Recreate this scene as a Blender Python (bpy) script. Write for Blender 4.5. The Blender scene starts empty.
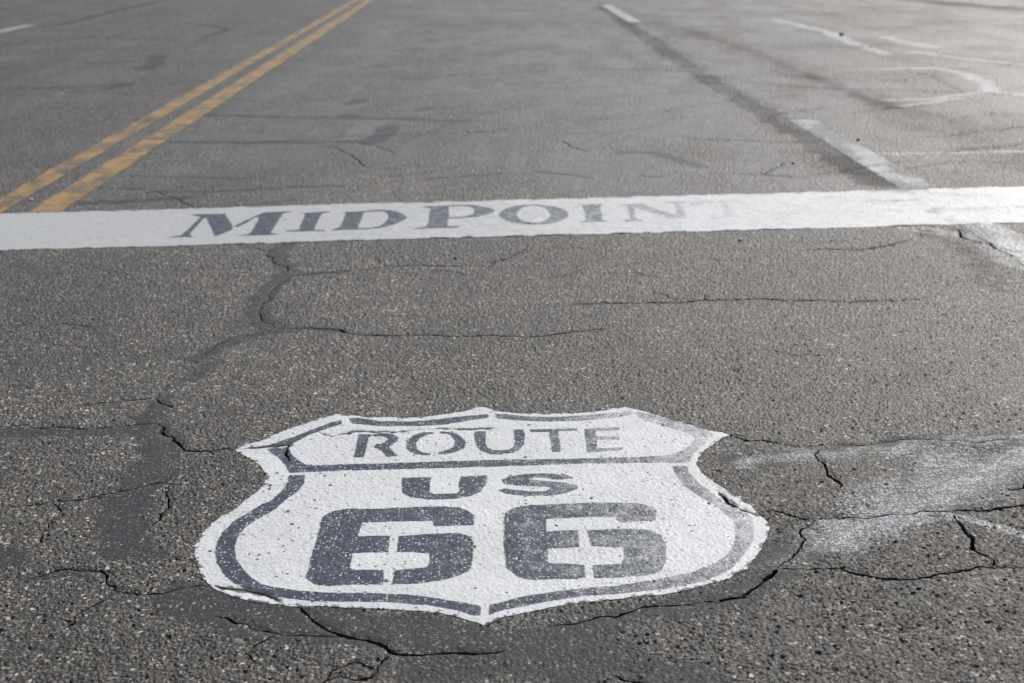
import bpy, math, time
import numpy as np
from mathutils import Matrix, Vector
from mathutils.geometry import delaunay_2d_cdt

T0 = time.time()
scene = bpy.context.scene
RAD = math.radians

# ------------------------------------------------------------------ camera
H = 1.10                                   # photographer crouching: lens 1.1 m above the road
LENS = 50.0
FPX = LENS / 36.0 * 1024.0
PSI, PHI, RHO = 0.01651413, 0.28208419, 0.02317446     # yaw, pitch down, roll
cf = np.array([math.sin(PSI) * math.cos(PHI), math.cos(PSI) * math.cos(PHI), -math.sin(PHI)])
r0 = np.array([math.cos(PSI), -math.sin(PSI), 0.0]); u0 = np.cross(r0, cf)
cr = math.cos(RHO) * r0 - math.sin(RHO) * u0
cu = np.cross(cr, cf)
cam_data = bpy.data.cameras.new("camera")
cam = bpy.data.objects.new("camera", cam_data)
scene.collection.objects.link(cam)
m = Matrix.Identity(4)
for i in range(3):
    m[i][0], m[i][1], m[i][2] = cr[i], cu[i], -cf[i]
m[2][3] = H
cam.matrix_world = m
cam_data.lens = LENS; cam_data.sensor_width = 36.0
cam_data.clip_start = 0.05; cam_data.clip_end = 20000
cam_data.dof.use_dof = True
cam_data.dof.focus_distance = 2.75
cam_data.dof.aperture_fstop = 6.3
scene.camera = cam

# ------------------------------------------------------------------ sky, sun, exposure
SUN_AZ, SUN_EL = 37.0, 36.0                # degrees right of the road direction, above horizon
world = bpy.data.worlds.new("World"); scene.world = world
world.use_nodes = True
wn = world.node_tree.nodes; wl = world.node_tree.links
wn.clear()
sky = wn.new("ShaderNodeTexSky"); sky.sky_type = 'NISHITA'
sky.sun_disc = False
sky.sun_elevation = RAD(SUN_EL); sky.sun_rotation = RAD(SUN_AZ)
sky.air_density = 1.0; sky.dust_density = 1.5; sky.ozone_density = 1.0
bg = wn.new("ShaderNodeBackground"); bg.inputs["Strength"].default_value = 0.09
wo = wn.new("ShaderNodeOutputWorld")
wl.new(sky.outputs[0], bg.inputs[0]); wl.new(bg.outputs[0], wo.inputs[0])
sun_data = bpy.data.lights.new("sun", 'SUN'); sun_data.energy = 4.0
sun_data.angle = RAD(0.53); sun_data.color = (1.0, 0.965, 0.92)
sun = bpy.data.objects.new("sun", sun_data); scene.collection.objects.link(sun)
sd_ = Vector((math.sin(RAD(SUN_AZ)) * math.cos(RAD(SUN_EL)), math.cos(RAD(SUN_AZ)) * math.cos(RAD(SUN_EL)), math.sin(RAD(SUN_EL))))
sun.rotation_euler = (-sd_).to_track_quat('-Z', 'Y').to_euler()
sun.location = sd_ * 50
scene.view_settings.view_transform = 'Standard'
scene.view_settings.look = 'None'
scene.view_settings.exposure = 0.09
scene.view_settings.gamma = 1.0
scene.view_settings.use_curve_mapping = False
scene.cycles.max_bounces = 5

# ------------------------------------------------------------------ survey: where things lie on the road (metres)
def G(px, py):
    """photograph survey point -> metres on the road plane"""
    px = np.asarray(px, float); py = np.asarray(py, float)
    d = cf[None] + ((px - 512) / FPX).reshape(-1, 1) * cr[None] - ((py - 341.5) / FPX).reshape(-1, 1) * cu[None]
    t = -H / d[:, 2]
    return d[:, :2] * t[:, None]

def GP(pts, ox=0, oy=0, s=1.0):
    a = np.array(pts, float)
    return G(ox + a[:, 0] / s, oy + a[:, 1] / s)

rng = np.random.default_rng(66)

# ------------------------------------------------------------------ noise helpers
_tab = np.random.default_rng(5).random((512, 512, 4))
def vnoise(x, y, s, k=0):
    """smooth value noise, period 512 cells of s metres"""
    u = x / s + 37.0 * k; v = y / s + 91.0 * k
    iu = np.floor(u).astype(int); iv = np.floor(v).astype(int)
    fu = u - iu; fv = v - iv
    fu = fu * fu * (3 - 2 * fu); fv = fv * fv * (3 - 2 * fv)
    t = _tab[..., k % 4]
    a = t[iu % 512, iv % 512]; b = t[(iu + 1) % 512, iv % 512]
    c = t[iu % 512, (iv + 1) % 512]; d = t[(iu + 1) % 512, (iv + 1) % 512]
    return (a * (1 - fu) + b * fu) * (1 - fv) + (c * (1 - fu) + d * fu) * fv

def fbm(x, y, s, k=0, oct=3):
    r = 0; a = 0.5; n = 0
    for i in range(oct):
        r = r + a * vnoise(x, y, s / 2 ** i, k + i); n += a; a *= 0.5
    return r / n

CELL = 0.0075
def stones(x, y, cell=CELL):
    """chippings in the asphalt: distance to the nearest one over its radius, its random id"""
    iu = np.floor(x / cell).astype(int); iv = np.floor(y / cell).astype(int)
    best = np.full(x.shape, 9e9); bid = np.zeros(x.shape); brad = np.ones(x.shape)
    for di in (-1, 0, 1):
        for dj in (-1, 0, 1):
            c = _tab[(iu + di) % 512, (iv + dj) % 512]
            px = (iu + di + c[..., 0]) * cell; py = (iv + dj + c[..., 1]) * cell
            d = np.hypot(x - px, y - py) / (0.38 + 0.40 * c[..., 2])
            w = d < best
            best = np.where(w, d, best); bid = np.where(w, c[..., 3], bid); brad = np.where(w, c[..., 2], brad)
    return best / cell, bid, brad

def seg_dist(P, line, cum=None):
    """distance of points P to a polyline, and the parameter 0..1 along it"""
    best = np.full(len(P), 9e9); par = np.zeros(len(P))
    L = np.r_[0, np.cumsum(np.hypot(*np.diff(line, axis=0).T))]
    for i in range(len(line) - 1):
        a = line[i]; v = line[i + 1] - a; vv = (v * v).sum() + 1e-12
        t = np.clip(((P - a) @ v) / vv, 0, 1)
        d = np.hypot(P[:, 0] - a[0] - t * v[0], P[:, 1] - a[1] - t * v[1])
        w = d < best
        best = np.where(w, d, best); par = np.where(w, (L[i] + t * math.sqrt(vv)) / L[-1], par)
    return best, par

def in_poly(P, poly):
    res = np.zeros(len(P), bool)
    lo = poly.min(0); hi = poly.max(0)
    idx = np.where((P[:, 0] >= lo[0]) & (P[:, 0] <= hi[0]) & (P[:, 1] >= lo[1]) & (P[:, 1] <= hi[1]))[0]
    if len(idx) == 0: return res
    x = P[idx, 0]; y = P[idx, 1]; c = np.zeros(len(idx), bool)
    n = len(poly)
    for i in range(n):
        x1, y1 = poly[i]; x2, y2 = poly[(i + 1) % n]
        if y1 == y2: continue
        cond = ((y1 > y) != (y2 > y)) & (x < (x2 - x1) * (y - y1) / (y2 - y1) + x1)
        c ^= cond
    res[idx] = c
    return res

def smooth(a, b, x):
    t = np.clip((x - a) / (b - a), 0, 1); return t * t * (3 - 2 * t)

def densify(line, step, jit, closed=False, k=1, smooth_it=True):
    pts = np.vstack([line, line[:1]]) if closed else line
    L = np.r_[0, np.cumsum(np.hypot(*np.diff(pts, axis=0).T))]
    n = max(3, int(L[-1] / step))
    s = np.linspace(0, L[-1], n + 1)
    q = np.c_[np.interp(s, L, pts[:, 0]), np.interp(s, L, pts[:, 1])]
    if closed: q = q[:-1]
    if jit:
        for sc, am in ((0.05, 1.0), (0.018, 0.7), (0.007, 0.5)):
            q = q + np.c_[vnoise(q[:, 0], q[:, 1], sc, k) - .5, vnoise(q[:, 0], q[:, 1], sc, k + 1) - .5] * 2 * jit * am
    return q

# ------------------------------------------------------------------ cracks (survey), each one a line with its width in mm
CR = [
 (5, [(244,246),(268,251),(269.6,256),(280,265),(286,274.5)]),
 (4.5, [(286,276),(344,271),(374,268),(413,265),(460,266),(472,266)]),
 (5, [(292,277),(274,288),(266,300),(257,311),(265,321),(277,329)]),
 (7, [(277,329),(310,327),(335,329.5),(350,333),(377,334),(413,335.6),(460,336),(484.5,335),(536,336),(557,333),(612,329)]),
 (5, [(484.5,270),(494,262),(515,255),(527,249)]),
 (7, [(556,306),(612,302),(684,302),(705.5,300),(740,299.6),(779,299),(808.5,300),(852,302),(876,302),(896,301),(926,299)]),
 (4, [(698,293.5),(705.5,299.6)]),
 (6, [(808.5,250.5),(838,250),(876,248),(896,244),(911,241)]),
 (5, [(0,426),(18,426),(55,427.5),(126,428),(141,424),(157,424.5)]),
 (6, [(157,424.5),(169,435),(177,443),(184,450),(190,450.7),(213.5,451.4),(236.6,449)]),
 (5, [(74,404.5),(107.6,400.5),(138,399),(157,397.7)]),
 (5, [(157,398),(165,389),(172,383)]),
 (5, [(187.5,364.5),(200,361),(212,358)]),
 (4, [(200,357),(212,347.6),(227.5,340),(240,336)]),
 (5, [(158,398),(172,408),(177,411)]),
 (5, [(10.7,506),(60.5,501.6),(99.6,498),(124.6,493),(153,484.5),(181.5,487)]),
 (5, [(60.5,502),(58.7,516.5),(44.5,532.5),(37,545),(21,550)]),
 (5, [(169,488),(169,506),(162,516.5),(147.7,525.4)]),
 (6, [(21,584),(46,573.5),(76.5,569),(110,572),(115.7,580.6),(119,591),(153,595.5),(178,591),(208,585)]),
 (6, [(284,605),(302.5,611),(318,624),(334,631.6),(340,636),(365,638),(377.5,644),(396,651),(415,654),(440,653),(465,650),(484,655),(502.5,652)]),
 (4.5, [(213.5,616),(249,627),(274,634),(300,634),(340,636)]),
 (4.5, [(119,591),(101.5,600),(85.5,614),(64,632)]),
 (4.5, [(277.6,635.7),(249,653.5),(258,666)]),
 (6, [(396,655),(377.5,664),(368,677),(327.5,680.6),(318,690)]),
 (5, [(547,630),(579,627),(599.6,617),(617,615.7),(637.7,607),(664,606),(684.6,608),(699,599.6)]),
 (10, [(699,599.6),(725.6,598),(749,594),(769.6,584),(784,570)]),
 (6, [(784,570),(780,561.6),(790,553),(800.7,547),(802.7,534.7),(811,521)]),
 (6, [(811,520),(807,518),(782,514),(761,511)]),
 (5, [(811,521),(869,516),(923,510),(952,512)]),
 (9, [(952,512),(989,508.6),(1010,505),(1032,503)]),
 (7, [(786,568),(811,568.7),(836,566.6),(861,574),(898,579),(931,576),(956,571),(993,566),(1032,568)]),
 (7, [(954,514),(962,532.6),(968.5,545),(989,559.5),(993,566)]),
 (6, [(726,435),(749,440.6),(778,443.5),(798.6,447.7)]),
 (4, [(798.6,447.7),(865,443.5),(910.5,439),(972.7,441.4),(1032,439)]),
 (7, [(817,450),(825.5,464),(832,476.7),(838,489)]),
 (6, [(1004,490),(1016,488),(1032,484)]),
 # cracks that run through the painted shield
 (5, [(236.6,449),(245,448),(262,447.5),(288,447),(290.6,456.6),(285.7,462.5)]),
 (3.5, [(739,508.5),(752,514),(764,517)]),
 (3, [(430,431),(462,429),(500,430)]),
 (3, [(315,432),(321,436),(338,436),(366,433),(430,431)]),
 (6, [(714.8,493.8),(724.5,500.6),(732,506.4),(741,508.8)]),
 (5, [(208,585),(219,589),(235,591),(250.5,593.8),(268,597.7),(284,605)]),
 # fainter ones beyond the painted line
 (8, [(563,140),(571,147),(592,152)]),
 (6, [(534,171),(560,174),(595,178)]),
 (6, [(414,180),(460,177),(503,173)]),
 (8, [(748,174.5),(763,174.5),(784,162.5)]),
 (5, [(763,174.5),(785,177),(807,178)]),
 (8, [(635,176),(660,177)]),
 (8, [(915,228),(930,231.5)]),
 (11, [(956,228.6),(963,239),(979.5,241.8),(991,244.7),(1001,251),(1032,256)]),
 (6, [(330,146),(345,152),(366,168)]),
 (5, [(326,683),(350,664),(372,668)]),
 (5, [(612,676),(640,682),(655,690)]),
]
cracks = []                                # (width, centre line, outline polygon, depth)
def add_crack(w, g, i):
    step = .004 + .0016 * g[:, 1].mean()
    g = densify(g, step * 3, 0.011, k=1)
    g = densify(g, step, 0.0024, k=2)
    d = np.gradient(g, axis=0); d /= np.hypot(d[:, 0], d[:, 1])[:, None] + 1e-9
    nrm = np.c_[-d[:, 1], d[:, 0]]
    t = np.linspace(0, 1, len(g))
    tap = np.clip(np.minimum(t, 1 - t) * 6, 0, 1) ** .7
    prof = .22 + .9 * vnoise(g[:, 0], g[:, 1], .05, i) + 1.1 * np.clip(vnoise(g[:, 0], g[:, 1], .017, i + 1) - .45, 0, 1)
    hw = w * .47 * np.where(tap < .02, .05, .38 + .62 * tap) * (prof + .12)
    e1 = hw * (.6 + .8 * vnoise(g[:, 0] + 5, g[:, 1], .006, i)); e2 = hw * (.6 + .8 * vnoise(g[:, 0] - 5, g[:, 1], .006, i + 1))
    poly = np.vstack([g + nrm * e1[:, None], (g - nrm * e2[:, None])[::-1][1:-1]])
    cracks.append((w, g, poly, float(np.clip(w * 2.6, .006, .02))))
for i, (w, pts) in enumerate(CR):
    add_crack(w * 0.00115, GP(pts), i)
# hairline shrinkage cracks across the lanes, farther up the road
crng = np.random.default_rng(12)
for k in range(36):
    y0 = 6.3 * math.exp(crng.random() * 1.1); x0 = (crng.random() - .5) * .8 * y0
    n = crng.integers(4, 9); ang = crng.normal(0, .28) + (math.pi / 2 if crng.random() < .12 else 0)
    pts = [(x0, y0)]
    for q in range(n):
        ang += crng.normal(0, .35); ang *= .9
        L = .16 * (y0 / 6) * (.5 + crng.random())
        pts.append((pts[-1][0] + L * math.cos(ang), pts[-1][1] + L * math.sin(ang) * 1.3))
    add_crack((.0016 + .00038 * y0) * (.4 + crng.random()), np.array(pts), k + 60)
# a few short ones in the near stretch
for k in range(12):
    y0 = 2.2 + 2.6 * crng.random(); x0 = (crng.random() - .5) * .7 * y0
    if abs(x0) < .6 and 2.05 < y0 < 3.3: continue
    ang = crng.random() * 6.3; pts = [(x0, y0)]
    for q in range(4):
        ang += crng.normal(0, .5); pts.append((pts[-1][0] + .035 * math.cos(ang), pts[-1][1] + .035 * math.sin(ang)))
    add_crack(.003, np.array(pts), k + 120)

# ------------------------------------------------------------------ crack sealer, pale scuffs with painted sealer glare, ruts: (half width m, strength, softness, line)
SEAL = [
 (0.039, 1.08, .4, [(284,243),(276,255),(287,272),(270,288),(262,302),(259,316),(277,329)]),
 (0.024, 0.96, .5, [(290,275),(320,273),(345,271)]),
 (0.024, 0.96, .5, [(277,329),(310,328),(338,331)]),
 (0.029, 0.96, .5, [(277,329),(240,337),(214,347),(196,360)]),
 (0.033, 0.54, .7, [(215,362),(200,372),(188,380)]),
 (0.028, 0.96, .4, [(163,398),(152,412),(142,425)]),
 (0.029, 1.14, .3, [(-20,431),(60,433),(110,433),(160,430)]),
 (0.046, 1.14, .35, [(157,428),(163,450),(150,468),(140,488),(132,515),(122,550)]),
 (0.033, 0.96, .4, [(122,552),(150,556)]),
 (0.033, 1.08, .5, [(-8,556),(8,560)]),
 (0.013, 0.72, .5, [(90,572),(40,578),(0,580)]),
 (0.061, 1.14, .35, [(172,599),(205,604),(240,614),(275,622),(320,628)]),
 (0.055, 0.90, .5, [(320,628),(380,634),(430,640),(500,645),(560,640)]),
 (0.077, 0.60, .7, [(430,668),(520,660),(600,660),(680,676)]),
 (0.044, 0.72, .6, [(560,632),(620,620),(690,606),(745,590),(775,570)]),
 (0.055, 0.66, .6, [(750,560),(785,548),(800,540)]),
 (0.050, 0.90, .5, [(795,552),(850,532),(900,512),(940,498)]),
 (0.083, 0.96, .5, [(920,506),(960,484),(1000,468),(1050,450)]),
 (0.039, 0.84, .6, [(735,462),(790,457),(840,450),(900,444),(960,440),(1050,436)]),
 (.02, 0.75, .6, [(129,176),(190,177),(250,180)]),
 (.05, 0.90, .5, [(176,142),(260,143),(352,142)]),
 (.05, 0.90, .5, [(203,115),(300,118),(400,119),(465,122)]),
 (.05, 0.90, .5, [(70,203),(120,202),(180,198)]),
 (.07, 1.15, .5, [(370,143),(380,135),(390,127)]),
 (.07, 1.15, .5, [(352,103),(361,100)]),
 (.06, 1.15, .5, [(345,116),(362,118)]),
 (.06, 1.05, .5, [(422,110),(430,108)]),
 (.09, 1.15, .5, [(112,88),(122,84)]),
 (.09, 1.05, .5, [(144,70),(154,64),(160,56)]),
 (.05, 0.90, .6, [(-10,88),(60,88),(120,84)]),
 (.06, 0.75, .6, [(90,63),(130,62),(155,60)]),
 (.07, 0.75, .6, [(78,37),(130,39),(187,41),(200,40)]),
 (.07, 0.75, .6, [(188,24),(215,26),(228,29),(205,37)]),
 (.05, 0.90, .6, [(400,78),(430,78),(470,73)]),
 (.05, 0.75, .6, [(408,48),(440,49),(464,47)]),
 (.03, 0.75, .6, [(150,192),(210,192),(280,188),(340,186)]),
 (.05, 0.75, .6, [(620,153),(650,152),(700,167)]),
 (.05, 0.90, .6, [(372,66),(384,67)]),
]
SCUFF_GLARE = [  # real scuffs, plus glare on sealed cracks painted as pale colour
 (.014, .95, .5, [(948,515),(975,521),(1000,528),(1040,540)]),
 (.065, .78, .9, [(835,540),(850,532),(900,512),(940,494),(975,480),(1050,450)]),
 (.13, .62, .9, [(900,505),(930,490),(975,470),(1050,455)]),
 (.04, .58, .9, [(740,462),(820,454),(923,445),(1040,438)]),
 (.05, .40, .9, [(770,562),(830,540),(900,512)]),
 (0.070, 0.88, .9, [(890,69),(936,68),(965,74),(984,83),(996,92)]),
 (0.063, 0.85, .9, [(886,100),(935,99),(965,94),(990,91),(1040,97)]),
 (0.042, 0.87, .9, [(905,106),(935,102),(960,98)]),
 (0.084, 0.39, .9, [(818,70),(860,70),(890,69)]),
 (0.084, 0.85, .9, [(777,20),(824,31),(850,42),(884,54)]),
 (0.112, 0.81, .9, [(886,37),(905,43),(936,47)]),
 (0.070, 0.39, .9, [(940,44),(965,41),(985,40)]),
 (0.098, 0.88, .9, [(914,52),(932,54)]),
 (0.070, 0.81, .9, [(932,55),(975,60),(1040,66)]),
 (0.042, 0.87, .9, [(887,154),(950,153),(1040,151)]),
 (0.028, 0.39, .9, [(890,155),(960,160),(1040,170)]),
 (.03, .35, .8, [(735,142),(770,146),(800,148)]),
 (.02, .4, .7, [(612,129),(640,135),(670,139)]),
 (.06, .6, .8, [(905,228),(950,232),(985,243),(1010,262)]),
 (.07, .65, .5, [(985,226),(1010,240),(1040,256)]),
 (.05, .6, .6, [(1006,262),(1040,270)]),
]
RUT = [
 (.085, 1.35, .6, [(600,6),(640,33),(700,74),(760,110),(800,134),(850,164),(880,184)]),
 (.20, .5, .9, [(640,33),(700,74),(760,110),(830,155),(880,184)]),
 (.07, .45, .8, [(930,233),(965,250),(985,268),(1000,290)]),
 (.10, .8, .9, [(690,32),(740,47),(800,72),(840,88),(890,108)]),
 (.30, .50, .8, [(660,22),(740,47),(830,85),(900,112),(1040,165)]),
 (.30, .9, .7, [(905,-2),(960,5),(1040,10)]),
 (.12, .7, .7, [(-10,32),(60,25),(120,10),(180,-4)]),
 (.8, .35, .9, [(880,560),(980,620),(1050,640)]),
]
POLISH = [
 (1.1, .85, .9, [(600,60),(640,110),(680,165)]),
 (1.2, .8, .9, [(440,-5),(470,10),(520,50),(560,110)]),
 (.5, .6, .9, [(300,110),(420,130),(560,165)]),
 (.35, .7, .9, [(640,185),(700,178),(740,170)]),
 (1.6, .8, .9, [(700,0),(800,20),(1000,50)]),
 (.7, .6, .9, [(930,125),(1030,120)]),
]
def prep(lst): return [(w, s, f, densify(GP(p), max(0.03, w * .5), min(w * .25, .05), k=j)) for j, (w, s, f, p) in enumerate(lst)]
SEAL, SCUFF_GLARE, RUT, POLISH = prep(SEAL), prep(SCUFF_GLARE), prep(RUT), prep(POLISH)

def polish_glare_mask(P):
    """binder film worn smooth: the tracks above, and an added stretch beyond the painted line for far glare"""
    p, _ = field(P, POLISH)
    x, y = P[:, 0], P[:, 1]
    g = smooth(4.6, 8.5, y + 1.2 * (fbm(x, y, .7, 2, 3) - .5)) * (.35 + .5 * fbm(x, y * .3, .5, 5, 3)) * smooth(-3.2, -.6, x)
    patch = smooth(.38, .62, fbm(x * 1.3, y * .45, .30, 8, 4)) * .75 + smooth(.4, .6, fbm(x, y, 1.3, 10, 3)) * .35   # worn through in patches
    return np.clip(np.maximum(p, g) * (.25 + .95 * patch) * 1.15, 0, 1)

def near(P, line, mrg):
    lo = line.min(0) - mrg; hi = line.max(0) + mrg
    return np.where((P[:, 0] > lo[0]) & (P[:, 0] < hi[0]) & (P[:, 1] > lo[1]) & (P[:, 1] < hi[1]))[0]

def field(P, lst, want_id=True, wob=.35):
    v = np.zeros(len(P)); ids = np.full(len(P), -1, np.int32)
    for i, (w, s, soft, line) in enumerate(lst):
        idx = near(P, line, w * 2)
        if len(idx) == 0: continue
        d, t = seg_dist(P[idx], line)
        n = fbm(P[idx, 0], P[idx, 1], w * 1.2, 3 + i, 3) - .5
        d = d + n * w * 1.6 * wob * 2
        f = s * (1 - smooth(w * (1 - soft), w * (1 + soft * .6), d))
        old = v[idx]; win = f > old
        ids[idx[win & (f > .3)]] = i
        v[idx] = np.maximum(old, f)
    return v, ids

def crack_field(P):
    """crumbled lip beside the cracks 0..1, and the distance to the nearest crack's edge"""
    v = np.zeros(len(P)); dm = np.full(len(P), 9.0)
    for i, (w, line, poly, dep) in enumerate(cracks):
        idx = near(P, line, .03 + .004 * line[:, 1].max() ** 1.5)
        if len(idx) == 0: continue
        d, t = seg_dist(P[idx], line[::2] if len(line) > 40 else line)
        x, y = P[idx, 0], P[idx, 1]
        d = np.maximum(d - w * .4, 0)
        dm[idx] = np.minimum(dm[idx], d)
        f = (1 - smooth(0, .008 + .6 * w, d + (vnoise(x, y, .012, i) - .5) * .010)) * np.clip(np.minimum(t, 1 - t) * 6, 0, 1)
        v[idx] = np.maximum(v[idx], f)
    return v, dm

def relief(P, seal, rut, polish_glare, lip, paint=0.0):
    x, y = P[:, 0], P[:, 1]
    sd, sid, rad = stones(x, y)
    dome = np.clip(1 - sd * sd * .72, 0, 1)
    amp = (.0024 * (1 + .6 * rut)) * (1 - .8 * seal) * (1 - .6 * polish_glare) * (1 - paint)
    amp = amp * (.55 + .9 * fbm(x, y, .16, 9, 2))
    h = dome * (.30 + .70 * sid) * amp
    h = h + (vnoise(x, y, .004, 2) - .5) * .0007 * (1 - .4 * paint)
    h = h + (fbm(x, y, .05, 4, 2) - .5) * .0018
    # holes where a chipping has come loose
    pd, pid, prad = stones(x + 3.3, y + 1.7, .019)
    clump = smooth(.45, .7, fbm(x, y, .22, 11, 2))
    pit = np.where(pid > .80 - .25 * clump, np.clip(1 - (pd / (.20 + .22 * prad)) ** 2, 0, 1), 0) * (1 - .85 * seal) * (1 - .7 * polish_glare)
    if paint: pit = pit * (pid > .978 - .07 * clump) * np.clip((y < 4) + .0, 0, 1)
    h = h - pit * .0042 * (1 - .5 * (paint > 0))
    h = h - lip * .0016
    h = h + (fbm(x, y, .6, 7, 2) - .5) * .004            # low swell of the road
    h = h + seal * .0005
    return h, sd, pit

# ------------------------------------------------------------------ mesh helpers
def make_obj(name, co, faces, mat, parent=None, attrs=None, smooth_shade=False):
    """co Nx3, faces MxK (all the same K)"""
    me = bpy.data.meshes.new(name)
    n, k = faces.shape
    me.vertices.add(len(co)); me.loops.add(n * k); me.polygons.add(n)
    me.vertices.foreach_set("co", co.astype(np.float32).ravel())
    me.loops.foreach_set("vertex_index", faces.astype(np.int32).ravel())
    me.polygons.foreach_set("loop_start", (np.arange(n) * k).astype(np.int32))
    me.polygons.foreach_set("use_smooth", np.full(n, smooth_shade))
    me.update(calc_edges=True)
    for an, av in (attrs or {}).items():
        a = me.attributes.new(an, 'FLOAT', 'POINT'); a.data.foreach_set("value", av.astype(np.float32))
    me.materials.append(mat)
    ob = bpy.data.objects.new(name, me)
    scene.collection.objects.link(ob)
    ob.parent = parent
    return ob

def sub_obj(name, co, faces, sel, mat, parent, attrs):
    f = faces[sel]
    used, inv = np.unique(f, return_inverse=True)
    return make_obj(name, co[used], inv.reshape(f.shape), mat, parent, {k: v[used] for k, v in attrs.items()})

def tag(o, label=None, cat=None, group=None, kind=None):
    for k, v in (("label", label), ("category", cat), ("group", group), ("kind", kind)):
        if v: o[k] = v
    return o

# ------------------------------------------------------------------ materials
class NT:
    def __init__(s, name):
        s.m = bpy.data.materials.new(name); s.m.use_nodes = True
        s.n = s.m.node_tree.nodes; s.l = s.m.node_tree.links
        s.b = s.n["Principled BSDF"]
        s.co = s.n.new("ShaderNodeTexCoord").outputs["Object"]
    def put(s, sock, v):
        if isinstance(v, bpy.types.NodeSocket): s.l.new(v, sock)
        else: sock.default_value = v
    def attr(s, name):
        a = s.n.new("ShaderNodeAttribute"); a.attribute_name = name; return a.outputs["Fac"]
    def math(s, op, a, b=0.0, clamp=False):
        q = s.n.new("ShaderNodeMath"); q.operation = op; q.use_clamp = clamp
        s.put(q.inputs[0], a); s.put(q.inputs[1], b); return q.outputs[0]
    def mr(s, v, a, b, c=0.0, d=1.0):
        q = s.n.new("ShaderNodeMapRange"); q.interpolation_type = 'SMOOTHSTEP'
        s.put(q.inputs[0], v)
        for i, t in enumerate((a, b, c, d)): q.inputs[i + 1].default_value = t
        return q.outputs[0]
    def noise(s, scale, detail=2.0, rough=.5, vec=None):
        q = s.n.new("ShaderNodeTexNoise"); q.inputs["Scale"].default_value = scale
        q.inputs["Detail"].default_value = detail; q.inputs["Roughness"].default_value = rough
        s.l.new(vec or s.co, q.inputs["Vector"]); return q.outputs["Fac"]
    def voro(s, scale, out="Distance"):
        q = s.n.new("ShaderNodeTexVoronoi"); q.voronoi_dimensions = '2D'; q.inputs["Scale"].default_value = scale
        s.l.new(s.co, q.inputs["Vector"]); return q.outputs[out]
    def cells(s, scale):
        """random value per cell, distance to its centre"""
        q = s.n.new("ShaderNodeTexVoronoi"); q.voronoi_dimensions = '2D'; q.inputs["Scale"].default_value = scale
        s.l.new(s.co, q.inputs["Vector"])
        c = s.n.new("ShaderNodeSeparateColor"); s.l.new(q.outputs["Color"], c.inputs[0])
        return c.outputs[0], c.outputs[1], q.outputs["Distance"]
    def stretch(s, x, y):
        q = s.n.new("ShaderNodeMapping"); q.inputs["Scale"].default_value = (x, y, 1)
        s.l.new(s.co, q.inputs["Vector"]); return q.outputs[0]
    def mix(s, f, a, b, mode='MIX'):
        q = s.n.new("ShaderNodeMix"); q.data_type = 'RGBA'; q.blend_type = mode
        s.put(q.inputs[0], f); s.put(q.inputs[6], a); s.put(q.inputs[7], b); return q.outputs[2]
    def ramp(s, f, stops, interp='LINEAR'):
        q = s.n.new("ShaderNodeValToRGB"); q.color_ramp.interpolation = interp
        e = q.color_ramp.elements
        while len(e) < len(stops): e.new(.5)
        for el, (p, c) in zip(e, stops): el.position = p; el.color = (*c, 1)
        s.l.new(f, q.inputs[0]); return q.outputs[0]
    def bump(s, h, strength, dist):
        q = s.n.new("ShaderNodeBump"); q.inputs["Strength"].default_value = strength
        q.inputs["Distance"].default_value = dist; s.l.new(h, q.inputs["Height"]); return q.outputs[0]

STONE = [(0.0, (.050, .043, .036)), (.22, (.095, .080, .062)), (.45, (.155, .126, .096)), (.62, (.100, .094, .085)),
         (.80, (.235, .196, .148)), (.92, (.36, .32, .265)), (.975, (.58, .54, .48))]
BINDER = (.033, .031, .0285, 1)

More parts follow.
